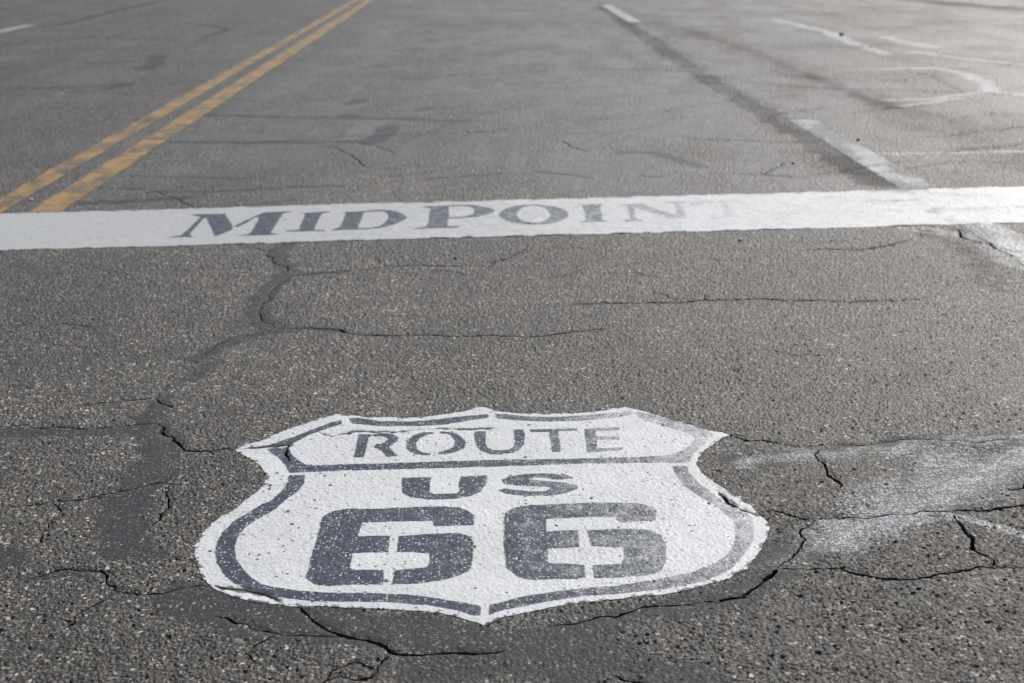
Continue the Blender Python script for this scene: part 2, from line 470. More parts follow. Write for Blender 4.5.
def asphalt(name, attrs=True):
    t = NT(name)
    if attrs:
        seal = t.attr("seal"); scuff_glare = t.attr("scuff_glare"); rut = t.attr("rut"); pol = t.attr("polish_glare"); dome = t.attr("sd")
    else:
        seal = scuff_glare = rut = pol = 0.0; dome = .7
    fine = t.noise(520.0, 3.0, .65)
    def layer(scale):
        rnd, rnd2, dist = t.cells(scale)
        stone = t.mix(.6, t.ramp(rnd, STONE), t.ramp(fine, [(.25, (.45, .45, .45)), (.75, (1.5, 1.5, 1.5))]), 'MULTIPLY')
        lim = t.math('ADD', .20, t.math('MULTIPLY', rnd2, .40))
        top = t.math('MULTIPLY', t.math('SUBTRACT', lim, dist), 12.0, True)
        return stone, top, rnd2
    sA, tA, kA = layer(185.0); sB, tB, kB = layer(112.0)
    # small chippings with larger ones among them
    big = t.math('MULTIPLY', tB, t.math('GREATER_THAN', kB, t.mr(t.noise(14.0, 3.0, .6), .3, .7, .5, .92)))
    top = t.math('MULTIPLY', t.math('MAXIMUM', tA, big), t.mr(dome, .75, 1.2, 1.0, .35))
    base = t.mix(top, BINDER, t.mix(big, sA, sB))
    # sparse pale chips
    r1, r2, d1 = t.cells(75.0)
    chip = t.math('MULTIPLY', t.math('GREATER_THAN', r1, .90), t.math('LESS_THAN', d1, t.math('MULTIPLY', r2, .30)))
    base = t.mix(t.math('MULTIPLY', chip, .8), base, t.mix(r2, (.30, .25, .19, 1), (.62, .60, .56, 1)))
    # broad tone: worn, dusty, oily areas
    broad = t.noise(1.1, 5.0, .6); mid = t.noise(9.0, 5.0, .65); clumpn = t.noise(42.0, 3.0, .6)
    lane = t.noise(1.0, 4.0, .6, t.stretch(2.2, .12))
    for f_, lo_, hi_ in ((broad, .72, 1.18), (mid, .70, 1.22), (clumpn, .68, 1.24), (lane, .77, 1.16)):
        base = t.mix(1.0, base, t.ramp(f_, [(.3, (lo_, lo_ * .985, lo_ * .97)), (.7, (hi_, hi_ * .995, hi_ * .985))]), 'MULTIPLY')
    hs = t.n.new('ShaderNodeHueSaturation'); hs.inputs['Saturation'].default_value = .9; t.l.new(base, hs.inputs['Color']); base = hs.outputs[0]
    # drips of oil and tyre rubber
    oil = t.mr(t.noise(3.4, 6.0, .7), .60, .72)
    base = t.mix(t.math('MULTIPLY', oil, .45), base, (.035, .034, .034, 1))
    # rut: coarser, oil-stained
    rn = t.mr(t.math('ADD', rut, t.math('MULTIPLY', t.math('SUBTRACT', t.noise(16.0, 5.0, .75), .5), 1.1)), .2, .9)
    base = t.mix(t.math('MULTIPLY', rn, .9), base, t.mix(1.0, base, (.32, .28, .23, 1), 'MULTIPLY'))
    # smooth binder film, its colour lightened to add glare on the far road
    base = t.mix(t.math('MULTIPLY', pol, t.mr(t.noise(7.0, 5.0, .7), .3, .7, .10, .65)), base, (.150, .139, .138, 1))
    # crack sealer: grey bitumen film, chippings still show where it is thin
    sn = t.math('ADD', t.math('MULTIPLY', t.math('SUBTRACT', t.noise(45.0, 5.0, .75), .5), .9), t.math('MULTIPLY', t.math('SUBTRACT', t.noise(240.0, 3.0, .6), .5), .7))
    sealn = t.mr(t.math('ADD', seal, sn), .22, .58)
    sealn = t.math('MULTIPLY', sealn, t.math('SUBTRACT', 1.0, t.math('MULTIPLY', tA, t.math('MULTIPLY', t.math('GREATER_THAN', kA, .72), .75))))
    sealcol = t.mix(t.mr(t.noise(210.0, 4.0, .7), .3, .7), (.010, .0105, .0125, 1), (.031, .032, .036, 1))
    base = t.mix(t.math('MULTIPLY', sealn, .93), base, sealcol)
    # pale scuffs, and glare on the sealer put into the colour
    ch = t.mr(t.math('ADD', scuff_glare, t.math('MULTIPLY', t.math('SUBTRACT', t.math('ADD', t.math('MULTIPLY', t.noise(230.0, 4.0, .75), .6), t.math('MULTIPLY', t.noise(60.0, 5.0, .75, t.stretch(.3, 1.1)), .5)), .55), 3.2)), .25, .80)
    base = t.mix(t.math('MULTIPLY', ch, t.math('ADD', .22, t.math('MULTIPLY', top, .62))), base, (.58, .58, .57, 1))
    t.put(t.b.inputs["Base Color"], base)
    r = t.math('SUBTRACT', t.math('ADD', ROAD_ROUGH, t.math('MULTIPLY', fine, .12)), t.math('ADD', t.math('MULTIPLY', sealn, -.10), t.math('MULTIPLY', pol, .16)))
    r = t.math('ADD', r, t.math('MULTIPLY', rn, .2))
    t.put(t.b.inputs["Roughness"], r)
    t.b.inputs["Specular IOR Level"].default_value = .5
    hh = t.math('ADD', t.math('MULTIPLY', fine, .5), t.math('MULTIPLY', top, t.math('SUBTRACT', 1.0, t.math('MULTIPLY', sealn, .7))))
    t.put(t.b.inputs["Normal"], t.bump(hh, .6, .0018))
    return t.m

def paint(name, col, other=None, soft=.0016, wear=.25, rough=.5):
    """road paint; 'edge' = metres inside (+) or outside (-) the stencilled figure, 'fade' = figure worn away 0..1,
    'bare' = asphalt shows through"""
    t = NT(name)
    fine = t.noise(300.0, 3.0, .6)
    def tone(cc):
        c = t.mix(t.noise(35.0, 4.0, .6), tuple(v * .93 for v in cc) + (1,), tuple(min(1, v * 1.06) for v in cc) + (1,))
        g = t.math('ADD', t.mr(t.noise(3.2, 4.0, .6), .35, .7, 0, .22), t.math('MULTIPLY', t.attr("grime"), t.mr(t.noise(22.0, 5.0, .7), .25, .75, .35, 1.0)))
        return t.mix(g, c, t.mix(1.0, c, (.64, .635, .62, 1), 'MULTIPLY'))
    c = tone(col)
    rgh = t.math('ADD', rough, t.math('MULTIPLY', fine, .12))
    if other:
        # sprayed edge, worn stones: the ground coat shows through the figure
        e = t.math('ADD', t.attr("edge"), t.math('MULTIPLY', t.math('SUBTRACT', t.noise(330.0, 3.0, .7), .5), soft * 1.6))
        on = t.mr(e, -soft, soft)
        fn = t.math('ADD', t.attr("fade"), t.math('ADD', t.math('MULTIPLY', t.math('SUBTRACT', t.noise(260.0, 4.0, .75), .5), .9), t.math('MULTIPLY', t.math('SUBTRACT', t.noise(26.0, 5.0, .75), .5), 1.5)))
        on = t.math('MULTIPLY', on, t.mr(fn, .05, .85, 1.0, 0.06))
        r1, r2, d1 = t.cells(150.0)
        fleck = t.math('MULTIPLY', t.math('GREATER_THAN', r1, .64), t.math('LESS_THAN', d1, t.math('MULTIPLY', r2, .40)))
        on = t.math('MULTIPLY', on, t.math('SUBTRACT', 1.0, t.math('MULTIPLY', fleck, .75)))
        c = t.mix(on, c, tone(other))
        rgh = t.math('SUBTRACT', rgh, t.math('MULTIPLY', on, .08))
    # pinholes and bald stones: bare asphalt
    r1, r2, d1 = t.cells(110.0)
    hole = t.math('MULTIPLY', t.math('GREATER_THAN', t.math('ADD', r1, t.math('MULTIPLY', t.attr("bare"), .4)), .97 - wear * .05), t.math('LESS_THAN', d1, t.math('MULTIPLY', r2, .40)))
    pit = t.mr(t.math('ADD', t.math('ADD', t.math('MULTIPLY', t.noise(130.0, 4.0, .75), .7), t.math('MULTIPLY', t.noise(17.0, 4.0, .7), .3)), t.math('MULTIPLY', t.attr("bare"), .5)), .68 - wear * .10, .75 - wear * .10)
    c = t.mix(t.math('MULTIPLY', t.math('MAXIMUM', pit, hole), .88), c, (.07, .066, .06, 1))
    t.put(t.b.inputs["Base Color"], c)
    t.put(t.b.inputs["Roughness"], rgh)
    t.b.inputs["Specular IOR Level"].default_value = .5
    t.put(t.b.inputs["Normal"], t.bump(fine, .25, .0010))
    return t.m

ROAD_ROUGH = .60
M_road = asphalt("asphalt_worn")
M_far = asphalt("asphalt_plain", False)
WHITE = (.73, .73, .715); INK = (.048, .055, .076)
M_shield = paint("shield_paint", WHITE, INK, .0017, wear=.55, rough=.46)
M_band = paint("line_paint", WHITE, INK, .004, wear=.55, rough=.46)
M_yellow = paint("yellow_road_paint", (.46, .275, .08), wear=1.3)
M_dash = paint("worn_white_lane_paint", (.45, .45, .44), wear=1.05)

def ground_mat():
    t = NT("dry_grass_verge")
    c = t.mix(t.noise(.6, 6.0, .65), (.16, .125, .075, 1), (.25, .21, .13, 1))
    c = t.mix(t.mr(t.noise(4.0, 5.0, .7), .45, .65), c, (.11, .11, .05, 1))
    t.put(t.b.inputs["Base Color"], c); t.b.inputs["Roughness"].default_value = .95
    t.put(t.b.inputs["Normal"], t.bump(t.noise(20.0, 6.0, .7), .8, .05))
    return t.m

# ------------------------------------------------------------------ the road markings' outlines (metres, from the survey)
Z1 = lambda p: GP(p, 190, 400, 5.12)
Z2 = lambda p: GP(p, 380, 400, 5.12)
Z3 = lambda p: GP(p, 580, 400, 5.12)
Z4 = lambda p: GP(p, 190, 500, 5.12)
Z5 = lambda p: GP(p, 380, 500, 5.12)
Z6 = lambda p: GP(p, 580, 500, 5.12)
cat = lambda *a: np.vstack(a)
shield_out = cat(
 Z1([(232,262),(250,240),(370,207),(480,165),(560,135),(640,105),(700,85),(760,75),(830,82)]),
 Z2([(0,93),(200,92),(330,78),(440,60),(500,42),(545,36),(590,55),(680,68),(850,75)]),
 Z3([(0,70),(100,60),(190,42),(230,37),(270,48),(400,80),(520,115),(640,150),(720,165),(762,180),(700,220),(640,260),(605,300),(598,330),(622,375),(690,430),(780,480),(870,535),(930,590),(958,630)]),
 Z6([(966,155),(945,215),(900,300),(850,350),(760,400),(640,440),(540,465),(400,490),(280,500),(100,520)]),
 Z5([(1024,530),(900,550),(740,580),(640,605),(570,635),(535,648),(490,628),(400,605),(300,585),(150,570)]),
 Z4([(1000,562),(830,562),(640,550),(480,545),(330,530),(200,495),(130,460),(70,410),(35,340),(20,280),(30,230),(62,175)]),
 Z1([(95,645),(160,598),(270,532),(340,475),(380,430),(387,400),(380,365),(350,330),(290,295),(240,272)]))

S_POLY = [
 ("border_stroke", "slate border stroke at the shield's upper left shoulder", [Z1([(385,242),(480,210),(580,175),(650,148),(720,120),(780,107),(780,128),(720,145),(650,170),(600,190),(540,222),(500,240),(440,244)])]),
 ("border_stroke", "slate border stroke along the shield's top left scallop", [cat(Z1([(812,98),(860,95),(920,105)]), Z2([(0,113),(150,114),(300,102),(430,85),(550,74),(556,94),(450,110),(330,130),(200,138),(0,138)]), Z1([(900,132),(828,124)]))]),
 ("border_stroke", "slate border stroke along the shield's top right scallop", [cat(Z2([(585,74),(640,75),(750,88),(860,92)]), Z3([(0,85),(120,72),(260,55),(270,75),(170,95),(0,110)]), Z2([(850,115),(700,108),(600,97)]))]),
 ("border_stroke", "faded slate stroke at the shield's upper right shoulder", [Z3([(288,62),(400,85),(540,128),(640,158),(690,178),(670,196),(592,196),(540,168),(450,142),(340,108),(296,92)])]),
 ("divider_bar", "slate bar under the word ROUTE with turned up ends", [cat(Z1([(390,258),(440,250),(508,254),(520,280),(550,310),(590,333),(640,340)]), Z2([(0,330),(540,312)]), Z3([(0,303),(200,298),(400,290),(475,282),(530,258),(570,228),(592,200),(668,200),(650,218),(606,252),(572,292),(558,328),(300,325),(0,330)]), Z2([(540,348),(0,362)]), Z1([(590,375),(508,377),(490,345),(450,300)]))]),
 ("border_stroke", "broad slate stroke along the shield's lower left curve", [cat(Z1([(508,388),(590,388),(585,430),(550,475),(500,508)]), Z4([(440,50),(350,98),(280,145),(242,200),(232,260),(240,310),(270,360),(310,400),(370,435),(450,455),(560,470),(700,478),(900,482)]), Z5([(0,485),(150,490),(300,510),(420,530),(514,550),(514,600),(480,597),(380,570),(250,545),(100,535)]), Z4([(1000,530),(840,528),(640,525),(500,510),(400,495),(300,470),(220,430),(170,385),(140,330),(130,270),(140,220),(170,165),(220,115),(290,75),(370,25)]), Z1([(420,515),(480,460),(500,420)]))]),
 ("border_stroke", "faded slate stroke along the shield's lower right curve", [cat(Z5([(555,545),(640,525),(760,495),(900,475)]), Z6([(0,460),(200,440),(400,408),(560,375),(680,330),(740,290),(790,230),(800,170),(780,100)]), Z3([(735,578),(690,540),(600,490),(530,440),(490,390),(475,342),(558,342),(556,370),(590,410),(640,450),(700,500),(780,540),(850,580)]), Z6([(880,90),(892,150),(890,200),(860,260),(800,330),(740,375),(640,420),(540,440),(400,465),(200,485),(0,500)]), Z5([(900,520),(760,545),(640,570),(555,600)]))]),
 ("letter_r", "letter R of ROUTE", [Z1([(865,180),(940,180),(915,200),(890,300),(835,300)]), Z2([(-45,183),(0,174),(60,178),(95,195),(90,215),(58,235),(45,245),(62,265),(96,293),(35,296),(5,265),(-32,246),(-22,232),(20,225),(42,207),(20,192),(-30,192)])]),
 ("letter_o", "letter O of ROUTE in two stencilled halves", [Z2([(275,168),(220,170),(170,185),(135,215),(130,250),(150,270),(190,283),(255,288),(262,276),(215,270),(190,255),(185,225),(205,200),(235,185),(275,180)]), Z2([(310,165),(370,168),(415,190),(440,220),(430,250),(390,270),(345,283),(298,286),(300,273),(340,262),(375,245),(382,215),(365,190),(345,178),(305,177)])]),
 ("letter_u", "letter U of ROUTE", [Z2([(485,165),(545,162),(545,185),(540,225),(550,248),(580,260),(620,262),(660,257),(685,243),(690,220),(685,155),(735,153),(741,180),(738,230),(715,260),(670,275),(610,283),(560,279),(510,262),(490,235),(480,190)])]),
 ("letter_t", "letter T of ROUTE", [Z2([(765,154),(1010,147),(1010,160),(915,163),(926,268),(880,270),(866,166),(765,169)])]),
 ("letter_e", "faded letter E of ROUTE", [Z3([(20,150),(205,141),(205,158),(80,164),(82,191),(200,189),(200,205),(85,208),(88,255),(220,245),(220,262),(70,271),(35,271)])]),
 ("letter_u", "wide letter U of US", [Z2([(115,402),(262,400),(255,430),(255,478),(275,487),(330,487),(390,484),(405,470),(402,440),(415,395),(548,390),(545,430),(520,475),(470,495),(380,510),(260,516),(160,505),(115,482),(108,440)])]),
 ("letter_s", "wide letter S of US", [Z2([(990,404),(960,388),(870,379),(740,382),(660,395),(620,415),(635,435),(700,443),(790,447),(860,450),(877,458),(850,470),(780,472),(700,463),(640,457),(606,470),(650,487),(740,496),(860,496),(950,483),(1012,462),(1014,442),(960,430),(880,420),(800,415),(760,410),(790,403),(840,402),(890,411),(940,411)])]),
 ("digit_six", "left stencilled digit 6", [cat(Z4([(665,140),(680,92),(720,65),(800,50)]), Z5([(0,48),(150,42),(300,37),(400,42),(450,60),(482,88),(478,135),(275,142),(268,115),(0,118)]), Z4([(885,122),(862,190),(1022,188),(1015,270),(830,280),(822,355),(840,364),(995,362),(990,440),(860,441),(700,446),(630,436),(588,405),(600,370),(640,230)])), Z5([(95,190),(270,180),(400,174),(455,190),(477,220),(475,340),(455,370),(400,395),(310,420),(180,433),(60,439),(75,365),(240,350),(252,330),(252,278),(85,271)])]),
 ("digit_six", "right stencilled digit 6, paler than its twin", [cat(Z5([(632,120),(640,68),(680,45),(770,30)]), Z6([(0,20),(150,17),(290,18),(360,35),(392,60),(386,110),(220,120),(190,110),(185,92),(0,92)]), Z5([(848,102),(855,165),(1015,158),(1016,245),(858,255),(862,325)]), Z6([(0,332),(25,336),(25,402)]), Z5([(1000,411),(800,416),(740,410),(690,390),(645,350),(635,250)])), Z6([(35,160),(200,150),(360,154),(420,180),(440,230),(440,320),(410,370),(330,390),(200,402),(70,406),(62,338),(210,330),(225,310),(222,250),(55,241)])]),
]
ZB = lambda p: GP(p, 150, 170, 6.827)
ZC = lambda p: GP(p, 300, 170, 6.827)
ZD = lambda p: GP(p, 450, 170, 6.827)
ZE = lambda p: GP(p, 600, 170, 6.827)
ell = lambda cx, cy, rx, ry, n=44: [(cx + rx * math.cos(2 * math.pi * i / n), cy + ry * math.sin(2 * math.pi * i / n)) for i in range(n)]
B_POLY = [
 ("letter_m", "slanted letter M of MIDPOINT", [ZB([(115,460),(210,445),(265,400),(345,322),(285,310),(300,303),(515,299),(562,385),(572,402),(450,456),(435,440),(384,325),(376,325),(275,430),(275,448),(330,457)]), ZB([(574,386),(600,370),(740,306),(780,290),(985,283),(905,300),(822,430),(882,437),(840,445),(580,450),(670,438),(690,425),(745,328),(738,318),(600,392)])], []),
 ("letter_i", "first letter I of MIDPOINT", [ZC([(-10,297),(205,285),(205,293),(147,300),(97,400),(102,410),(170,409),(165,418),(-100,423),(-100,415),(-8,408),(10,370),(35,302)])], []),
 ("letter_d", "letter D of MIDPOINT", [ZC([(262,291),(430,282),(560,274),(640,280),(700,300),(730,325),(700,350),(640,375),(560,396),(480,406),(210,414),(215,407),(270,395),(315,297)])], [ZC([(435,291),(560,284),(600,300),(605,325),(585,360),(545,384),(480,396),(395,399)])]),
 ("letter_p", "letter P of MIDPOINT", [ZD([(-209,254),(-80,247),(0,243),(120,239),(200,245),(270,260),(306,278),(280,300),(200,322),(100,331),(-10,337),(-20,385),(60,387),(60,397),(-240,408),(-240,400),(-165,392),(-150,370),(-135,268),(-150,260)])], [ZD([(-8,253),(100,249),(155,258),(165,280),(155,305),(110,319),(-6,327)])]),
 ("letter_o", "letter O of MIDPOINT", [ZD(ell(572, 307, 238, 69))], [ZD(ell(570, 305, 112, 59))]),
 ("letter_i", "pale second letter I of MIDPOINT", [ZE([(-150,240),(20,231),(20,238),(0,246),(20,343),(57,347),(57,354),(-140,361),(-140,354),(-95,349),(-120,250)])], []),
 ("letter_n", "faint letter N of MIDPOINT", [ZE([(105,237),(280,231),(522,310),(508,236),(440,226),(440,218),(610,212),(610,220),(550,231),(592,332),(480,333),(225,255),(250,338),(287,342),(287,349),(160,352),(160,344),(207,337),(183,246)])], []),
 ("letter_t", "almost vanished letter T of MIDPOINT", [ZE([(612,242),(618,214),(962,203),(972,236),(935,224),(888,222),(905,312),(950,318),(950,326),(795,332),(795,324),(848,316),(828,226),(725,228),(680,244)])], []),
]
BY0, BY1 = 5.200, 5.945                     # the painted line across the road
BX0, BX1 = -9.0, 5.6

# ------------------------------------------------------------------ paint laid by outline: one triangulation, cut into its parts
def cdt_paint(outline, loops, pts, eps=1e-6):
    V = []; E = []
    for lp in [outline] + loops:
        b = len(V); n = len(lp)
        V += [Vector((float(p[0]), float(p[1]))) for p in lp]
        E += [(b + i, b + (i + 1) % n) for i in range(n)]
    V += [Vector((float(a), float(b))) for a, b in pts]
    vo, eo, fo, _, _, _ = delaunay_2d_cdt(V, E, [], 0, eps, False)
    co = np.array([(v.x, v.y) for v in vo]); f = np.array(fo, np.int32)
    cen = co[f].mean(1)
    f = f[in_poly(cen, outline)]
    return co, f

def grid_pts(outline, loops, sx, sy, tight):
    lo = outline.min(0); hi = outline.max(0)
    gx, gy = np.meshgrid(np.arange(lo[0], hi[0], sx), np.arange(lo[1], hi[1], sy))
    P = np.c_[gx.ravel(), gy.ravel()]
    P = P + (rng.random(P.shape) - .5) * np.array([sx, sy]) * .6
    P = P[in_poly(P, outline)]
    keep = np.ones(len(P), bool)
    for lp in [outline] + loops:
        q = np.vstack([lp, lp[:1]])
        idx = near(P, lp, .01)
        d, _ = seg_dist(P[idx], q)
        keep[idx[d < tight]] = False
    return P[keep]

def paint_heights(P, lift=.0012, pamp=.62):
    lip, dm = crack_field(P)
    z0 = np.zeros(len(P))
    h, sd, pit = relief(P, z0, z0, z0, lip, pamp)
    bare = np.clip(lip * 1.2 - .35, 0, 1) * .8 + (pit > .3) * .9
    return h + lift, bare, smooth(.9, 1.3, sd) * .55 + .35 * lip

def skirt(co3, f, depth=.006):
    """give the coat of paint its thickness along its open edge"""
    e = np.sort(np.vstack([f[:, [0, 1]], f[:, [1, 2]], f[:, [2, 0]]]), 1)
    u, c = np.unique(e, axis=0, return_counts=True)
    b = u[c == 1]
    vs = np.unique(b); mp = {int(v): i + len(co3) for i, v in enumerate(vs)}
    low = co3[vs].copy(); low[:, 2] -= depth
    t = []
    for a, bb in b:
        t.append((a, bb, mp[int(bb)])); t.append((a, mp[int(bb)], mp[int(a)]))
    return np.vstack([co3, low]), np.vstack([f, np.array(t, np.int32)]), vs

def marking(root_name, base_name, outline, polys, sx, sy, tight, step, jit, fadef, baref, grimef, mat):
    """polys: (name, label, [outer loops], [hole loops])"""
    root = bpy.data.objects.new(root_name, None); scene.collection.objects.link(root)
    out = densify(outline, step, jit, True, 3)
    L = []
    PL = []
    for nm, lb, outer, holes in polys:
        o2 = [densify(o, step, jit * .5, True, 1) for o in outer]; h2 = [densify(o, step, jit * .5, True, 2) for o in holes]
        PL.append((nm, lb, o2, h2)); L += o2 + h2
    lo, hi = out.min(0), out.max(0)
    cuts = [c[2] for c in cracks if ((c[2].max(0) > lo) & (c[2].min(0) < hi)).all()]
    co, f = cdt_paint(out, L + cuts, grid_pts(out, L, sx, sy, tight))
    cen = co[f].mean(1)
    gone = np.zeros(len(f), bool)
    for c in cuts: gone |= in_poly(cen, c)
    f = f[~gone]; cen = cen[~gone]
    h, bare0, gap = paint_heights(co)
    ei = near(co, out, .03); de, _ = seg_dist(co[ei], np.vstack([out, out[:1]]))
    rag = smooth(.42, .66, fbm(co[ei, 0], co[ei, 1], sx * 4, 4, 3))
    bare0[ei] += .75 * (1 - smooth(0, sx * 3.2, de)) * rag
    co3 = np.c_[co, h]
    own = np.full(len(f), -1)
    edge = np.zeros(len(co))
    for i, (nm, lb, o2, h2) in enumerate(PL):
        ins = np.zeros(len(f), bool)
        for o in o2: ins |= in_poly(cen, o)
        for o in h2: ins &= ~in_poly(cen, o)
        own[ins] = i
    for lp in L:
        idx = near(co, lp, .02)
        d, _ = seg_dist(co[idx], np.vstack([lp, lp[:1]]))
        edge[idx] = np.minimum(np.where(edge[idx] == 0, .02, edge[idx]), d + 1e-7)
    vi = np.zeros(len(co), bool); vi[f[own >= 0].ravel()] = True
    edge = np.where(vi, 1, -1) * np.where(edge == 0, .02, edge)
    at = {"edge": edge, "fade": fadef(co), "bare": bare0 + baref(co), "grime": grimef(co) + gap}
    # ground coat with its edge thickness
    bsel = own < 0
    fb = f[bsel]
    c2, f2, vs = skirt(co3, f)            # skirt from the whole outline
    sk = f2[len(f):]
    allf = np.vstack([fb, sk])
    at2 = {k: np.r_[v, v[vs]] for k, v in at.items()}
    used, inv = np.unique(allf, return_inverse=True)
    make_obj(base_name, c2[used], inv.reshape(allf.shape), mat, root, {k: v[used] for k, v in at2.items()})
    for i, (nm, lb, o2, h2) in enumerate(PL):
        ob = sub_obj(nm, co3, f, own == i, mat, root, at)
        ob["label"] = lb
    return root, out

def shield_fade(c):
    f = .04 + smooth(-.15, .45, c[:, 0]) * .33
    f = f + smooth(.36, .55, c[:, 0]) * .16
    f = f + .10 * smooth(.12, .30, c[:, 0]) * smooth(2.75, 3.0, c[:, 1])
    return f
def shield_bare(c): return (fbm(c[:, 0], c[:, 1], .12, 2, 2) - .5) * .25 + .04
shield, shield_line = marking("road_shield_marking", "white_shield_field", shield_out,
    [(a, b, c, []) for a, b, c in S_POLY], .0034, .0052, .0010, .004, .0024, shield_fade, shield_bare, lambda c: .10 + .25 * fbm(c[:, 0], c[:, 1], .15, 6, 3), M_shield)
tag(shield, "white painted highway shield reading ROUTE US 66 on the grey asphalt", "road marking")

band_out = np.array([(BX0, BY0), (-2.6, BY0), (2.9, BY0), (BX1, BY0), (BX1, BY1), (2.9, BY1), (-2.6, BY1), (BX0, BY1)])
def band_fade(c): return .08 + smooth(-1.0, .5, c[:, 0]) * .24 + smooth(.3, 1.0, c[:, 0]) * .32 + smooth(.85, 1.05, c[:, 0]) * .16
def band_bare(c): return (fbm(c[:, 0] * .35, c[:, 1], .10, 1, 4) - .5) * .7 - .06 + .20 * smooth(.9, 1.75, c[:, 0]) * (1 - smooth(1.95, 2.5, c[:, 0])) * fbm(c[:, 0], c[:, 1] * .6, .2, 3, 3) * 1.6 + .25 * (1 - smooth(.0, .05, np.abs(c[:, 0] - 1.755))) * fbm(c[:, 0], c[:, 1], .06, 2, 3)
band, band_line = marking("midpoint_line_marking", "white_line", band_out, B_POLY, .010, .014, .002, .009, .0045, band_fade, band_bare, lambda c: 1.9 - 1.55 * smooth(-1.5, 1.2, c[:, 0]), M_band)
tag(band, "wide white line painted across the road with the word MIDPOINT", "road marking")
print("paint", time.time() - T0)

# ------------------------------------------------------------------ straight lines along the road
def strip(name, x0, x1, ranges, mat, bare, ragged=.006, nx=14):
    cs, fs, at = [], [], []
    off = 0
    for y0, y1 in ranges:
        ys = [y0]
        while ys[-1] < y1: ys.append(ys[-1] + max(.008, .0016 * ys[-1] ** 1.45 if ys[-1] > 0 else .05))
        ys[-1] = y1; ys = np.array(ys)
        u = np.linspace(0, 1, nx)
        X, Y = np.meshgrid(u, ys)
        e0 = (fbm(ys, ys * 0 + x0, .05, 1, 3) - .5) * 2 * ragged; e1 = (fbm(ys, ys * 0 + x1, .05, 2, 3) - .5) * 2 * ragged
        XX = (x0 + e0)[:, None] * (1 - X) + (x1 + e1)[:, None] * X
        P = np.c_[XX.ravel(), Y.ravel()]
        h, bare0, gap = paint_heights(P, .0016, .4)
        n, mm = len(ys), nx
        i = np.arange(n - 1)[:, None] * mm + np.arange(mm - 1)[None]
        q = np.stack([i, i + 1, i + mm + 1, i + mm], -1).reshape(-1, 4)
        cs.append(np.c_[P, h]); fs.append(q + off); off += len(P)
        at.append(bare(P, X.ravel()) + bare0)
    z = np.zeros(off)
    return make_obj(name, np.vstack(cs), np.vstack(fs), mat, None, {"bare": np.concatenate(at), "edge": z - 1, "fade": z, "grime": z + .6})

YL = [(-2.165, -2.040), (-1.935, -1.782)]
def ybare(P, u): return .10 + (fbm(P[:, 0], P[:, 1] * .5, .07, 2, 4) - .47) * .55 + .22 * smooth(.64, .78, fbm(P[:, 0] * .3, P[:, 1], .05, 3, 2)) + .5 * smooth(.82, 1.0, np.abs(u - .5) * 2) * fbm(P[:, 0], P[:, 1], .05, 1, 3)
for k, (a, b) in enumerate(YL):
    o = strip("yellow_centre_line", a, b, [(-6, BY0 - .25), (BY1 + .004, 120)], M_yellow, ybare)
    tag(o, ["left stripe of the double yellow centre line, farther from MIDPOINT lettering", "right stripe of the double yellow centre line, nearer MIDPOINT lettering"][k], "road line", "double yellow centre line")
def dbare(P, u): return (fbm(P[:, 0], P[:, 1] * .5, .09, 2, 3) - .45) * .6 + .08
DX = (1.770, 1.925)
dash_ranges = [([(3.6, BY0 - .004), (BY1 + .004, 8.25)], "long worn white lane dash crossing the MIDPOINT line at right", .15),
               ([(17.3, 21.3)], "short white lane dash far up the road at top centre", -.15)]
for rr, lb, ex in dash_ranges:
    o = strip("lane_dash", DX[0], DX[1], rr, M_dash, lambda P, u, ex=ex: dbare(P, u) + ex * .6 + .30 * np.abs(u - .5) ** 2 * 4 * (fbm(P[:, 0], P[:, 1], .05, 1, 3)), .013, 16)
    tag(o, lb, "lane dash", "white dashes of the lane lines")
o = strip("lane_dash", -6.16, -6.00, [(16.6, 19.8)], M_dash, lambda P, u: dbare(P, u) * .5, .01, 8)
tag(o, "pale lane dash beyond the yellow lines at the far left edge", "lane dash", "white dashes of the lane lines")

# ------------------------------------------------------------------ the road surface
road = bpy.data.objects.new("road", None); scene.collection.objects.link(road)
tag(road, "worn grey asphalt road with cracks and sealed patches", None, None, "structure")

def ydist(py):                                             # row spacing follows viewing distance: finer near the lens
    return H / np.tan(PHI + np.arctan((py - 341.5) / FPX))
rows_py = np.r_[np.arange(800, 250, -1.08), np.arange(250, 60, -1.0), np.arange(60, -19, -1.25)]
Yr = ydist(rows_py)
NC = 1420
U = np.linspace(-1, 1, NC)
half = .445 * Yr + .22
X = U[None] * half[:, None] + .012 * Yr[:, None]
Y = np.repeat(Yr[:, None], NC, 1)
P = np.c_[X.ravel(), Y.ravel()]
print("grid", len(P))
seal, seal_id = field(P, SEAL)
scuff_glare, scuff_glare_id = field(P, SCUFF_GLARE)
rut, rut_id = field(P, RUT)
pol = polish_glare_mask(P)
lip, dmin = crack_field(P)
def under_paint(P):
    c = in_poly(P, shield_line) | in_poly(P, band_out)
    for a, b in YL: c |= (P[:, 0] > a + .008) & (P[:, 0] < b - .008)
    for rr, _, _ in dash_ranges:
        for y0, y1 in rr: c |= (P[:, 0] > DX[0] + .014) & (P[:, 0] < DX[1] - .014) & (P[:, 1] > y0) & (P[:, 1] < y1)
    return c
def surface(P, seal, rut, pol, lip):
    h, sd, pit = relief(P, seal, rut, pol, lip)
    cov = under_paint(P)
    return np.c_[P, np.where(cov, h - .005, h)], sd, cov
co3, sd, covered = surface(P, seal, rut, pol, lip)
at = {"sd": sd, "seal": seal, "scuff_glare": scuff_glare, "rut": rut, "polish_glare": pol}
nr = len(Yr)
i = (np.arange(nr - 1)[:, None] * NC + np.arange(NC - 1)[None])
Q = np.stack([i, i + 1, i + NC + 1, i + NC], -1).reshape(-1, 4).astype(np.int32)
